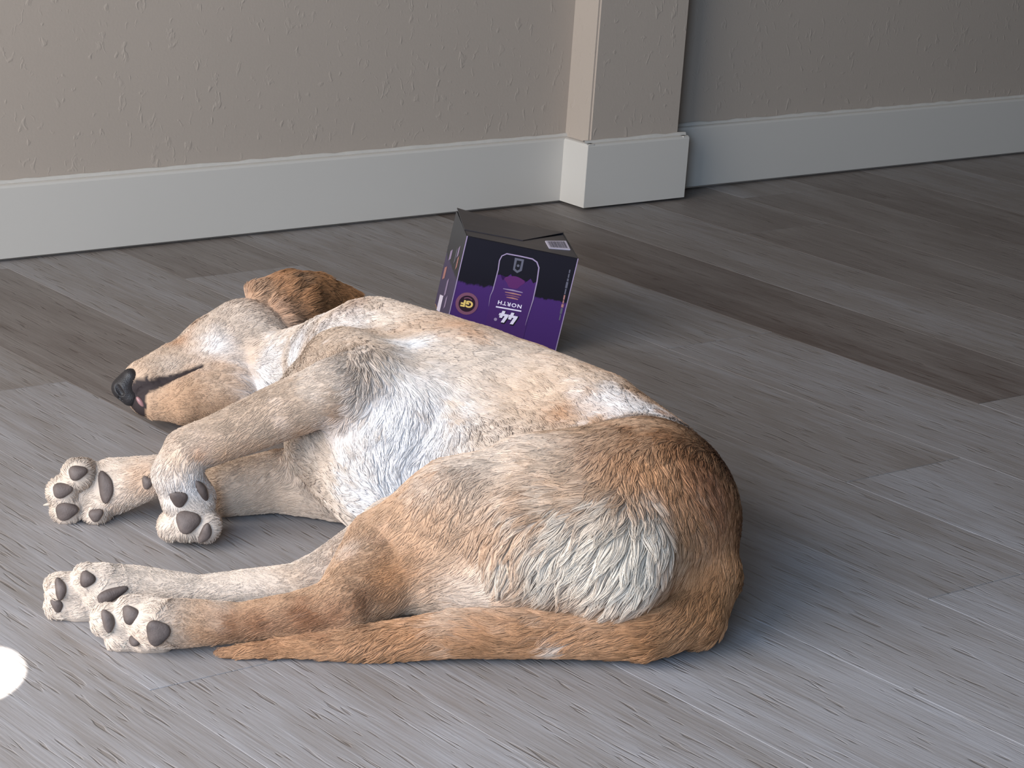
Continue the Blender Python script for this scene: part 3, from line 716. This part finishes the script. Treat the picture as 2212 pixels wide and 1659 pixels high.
# locks: strands lean towards the tip of a guide near them
from mathutils import kdtree
ng = n // 20
gi = rng.choice(n, ng, replace=False)
kd = kdtree.KDTree(ng)
for i, g in enumerate(gi): kd.insert(ROOT[g] + fl_[g] * 0, i)
kd.balance()
own = np.array([kd.find(p)[1] for p in ROOT])
G = strand(ROOT[gi], NR[gi], fl_[gi], ln[gi] * 1.02, lift[gi])
amt = np.clip(.12 + ln / .02 * .55, .15, .68)
for j, s in enumerate(S):
    PTS[:, j] += (G[own, j] - PTS[:, j]) * (amt * s ** 1.4)[:, None]
PTS += rng.normal(size=PTS.shape) * .00018 * S[None, :, None]
PTS[..., 2] = np.maximum(PTS[..., 2], .0006)
lockshade = 1 + .08 * rng.normal(size=ng)[own] + .04 * rng.normal(size=n)
colr = np.clip(colr * lockshade[:, None], 0, .95)
hc = bpy.data.hair_curves.new('fur'); hc.add_curves([NP] * n)
hc.attributes['position'].data.foreach_set('vector', to_world(PTS.reshape(-1, 3)).astype(np.float32).ravel())
rad = hc.attributes.get('radius') or hc.attributes.new('radius', 'FLOAT', 'POINT')
base = np.where(ln < .009, .00030, .00036)
rad.data.foreach_set('value', (base[:, None] * np.array([1, 1, .95, .85, .6, .15])[None]).astype(np.float32).ravel())
ha = hc.attributes.new('coat', 'FLOAT_COLOR', 'CURVE')
ha.data.foreach_set('color', np.concatenate([colr, np.ones((n, 1))], 1).astype(np.float32).ravel())
M_HAIR, nth, bh = coat_material('fur_hair', .55, .25)
hc.materials.append(M_HAIR)
fur = bpy.data.objects.new('fur', hc); col.objects.link(fur); dog_part(fur); fur['kind'] = 'stuff'

# --- nose
def small_sdf(fn, c, half, h):
    nn = (np.array(half) * 2 / h).astype(int) + 3
    ax = [c[i] - half[i] - h + h * np.arange(nn[i]) for i in range(3)]
    Q = np.stack(np.meshgrid(*ax, indexing='ij'), -1)
    return surface_nets(fn(Q).astype(np.float32), ax)
def smin(a, b, k):
    h = np.clip(.5 + .5 * (b - a) / k, 0, 1); return b * (1 - h) + a * h - k * h * (1 - h)
M_NOSE, ntn, bn = mat('nose_leather', srgb(40, 37, 38), .5, .4)
tcn = node(ntn, 'ShaderNodeTexCoord').outputs['Object']
vo = node(ntn, 'ShaderNodeTexVoronoi'); vo.inputs['Scale'].default_value = 900; ntn.links.new(tcn, vo.inputs['Vector'])
bump(ntn, bn, vo.outputs['Distance'], .4, .0006)
NC = at(272, 836, .0435)
def nose_fn(Q):
    def seg(a, b, r0, r1):
        ab = b - a; t = np.clip(((Q - a) @ ab) / (ab @ ab), 0, 1); return np.linalg.norm(Q - a - t[..., None] * ab, axis=-1) - (r0 + (r1 - r0) * t)
    d0 = NC[1]
    P = lambda u, v, e=0: atd(u, v, d0 + e)
    f = seg(P(281, 813, -.002), P(266, 838, -.004), .0080, .0105)
    f = smin(f, seg(P(266, 838, -.004), P(281, 857, -.006), .0105, .0095), .006)
    f = smin(f, seg(P(284, 825, .006), P(288, 845, .006), .013, .012), .006)
    nos = seg(P(250, 834, -.016), P(262, 850, -.015), .0040, .0030)
    f = np.maximum(f, -nos)
    f = np.maximum(f, -seg(P(258, 858, -.012), P(276, 866, -.012), .0016, .0012))
    return f
Vn, Fn = small_sdf(nose_fn, NC, (.03, .03, .03), .001)
dog_part(mesh_ob('nose', to_world(Vn), Fn.tolist(), M_NOSE, None, True))
# front of the lower lip: a little pink shows under the nose
M_LIP, _, _ = mat('lip', srgb(150, 112, 112), .35, .5)
lp = near(303, 868); ln_ = grad(F, axs, lp[None], .005)[0]
bm = bmesh.new(); bmesh.ops.create_icosphere(bm, subdivisions=2, radius=1)
for vv in bm.verts: vv.co = to_world(lp + np.array([vv.co.x * .0042 - vv.co.z * .002, vv.co.y * .003, vv.co.z * .0052 - vv.co.x * .002]))
dog_part(bm_ob('lip', bm, M_LIP, None, True))


# --- paw pads
M_PAD, ntp, bp = mat('pad_leather', srgb(96, 84, 78), .6, .3)
tcp = node(ntp, 'ShaderNodeTexCoord').outputs['Object']
nt_c = noise(ntp, tcp, 55, 3)
ntp.links.new(ramp(ntp, nt_c, [(.3, srgb(68, 58, 55)), (.7, srgb(106, 94, 89))]), bp.inputs['Base Color'])
bump(ntp, bp, noise(ntp, tcp, 700, 2), .5, .0006)
view = np.array([0, 0, CAM_H])
for i, (p, a, b, ang) in enumerate(PADS):
    nn = grad(F, axs, p[None], .006)[0]
    rt = np.cross(np.array([0, 0, 1.0]), nn); rt /= np.linalg.norm(rt); rt = -rt if rt[0] < 0 else rt
    up = np.cross(nn, rt); up = -up if up[2] < 0 else up
    c_, s_ = math.cos(ang), math.sin(ang); e1 = rt * c_ + up * s_; e2 = -rt * s_ + up * c_
    bm = bmesh.new(); bmesh.ops.create_icosphere(bm, subdivisions=3, radius=1)
    for vv in bm.verts:
        x, y, z = vv.co
        q = .9 + .1 * math.cos(3 * math.atan2(y, x))
        pos = p + e1 * (x * a * q) + e2 * (y * b * q) + nn * (z * .0042 + .0006)
        vv.co = to_world(pos)
    dog_part(bm_ob('paw_pad', bm, M_PAD, None, True))

# --- claws
M_CLAW, _, _ = mat('claw_horn', srgb(176, 164, 150), .4, .4)
for u, v, du, dv in CLAWS:
    p = near(u, v); dr = np.array([du, -.15, -dv]); dr /= np.linalg.norm(dr)
    s1 = np.cross(dr, [0, 1, 0.2]); s1 /= np.linalg.norm(s1); s2 = np.cross(dr, s1)
    bm = bmesh.new(); rings = []
    for k, (t, r) in enumerate(((-.005, .0017), (-.001, .0016), (.0012, .0011), (.003, .0003))):
        c = p + dr * t - np.array([0, 0, 1]) * (.08 * max(t, 0))
        rings.append([bm.verts.new(to_world(np.maximum(c + s1 * r * math.cos(q) + s2 * r * math.sin(q), [-9, -9, .0004]))) for q in [i * math.pi / 4 for i in range(8)]])
    for r0, r1_ in zip(rings[:-1], rings[1:]):
        for i in range(8): bm.faces.new((r0[i], r0[(i + 1) % 8], r1_[(i + 1) % 8], r1_[i]))
    bm.faces.new(rings[-1]); bm.faces.new(rings[0][::-1])
    dog_part(bm_ob('claw', bm, M_CLAW, None, True))
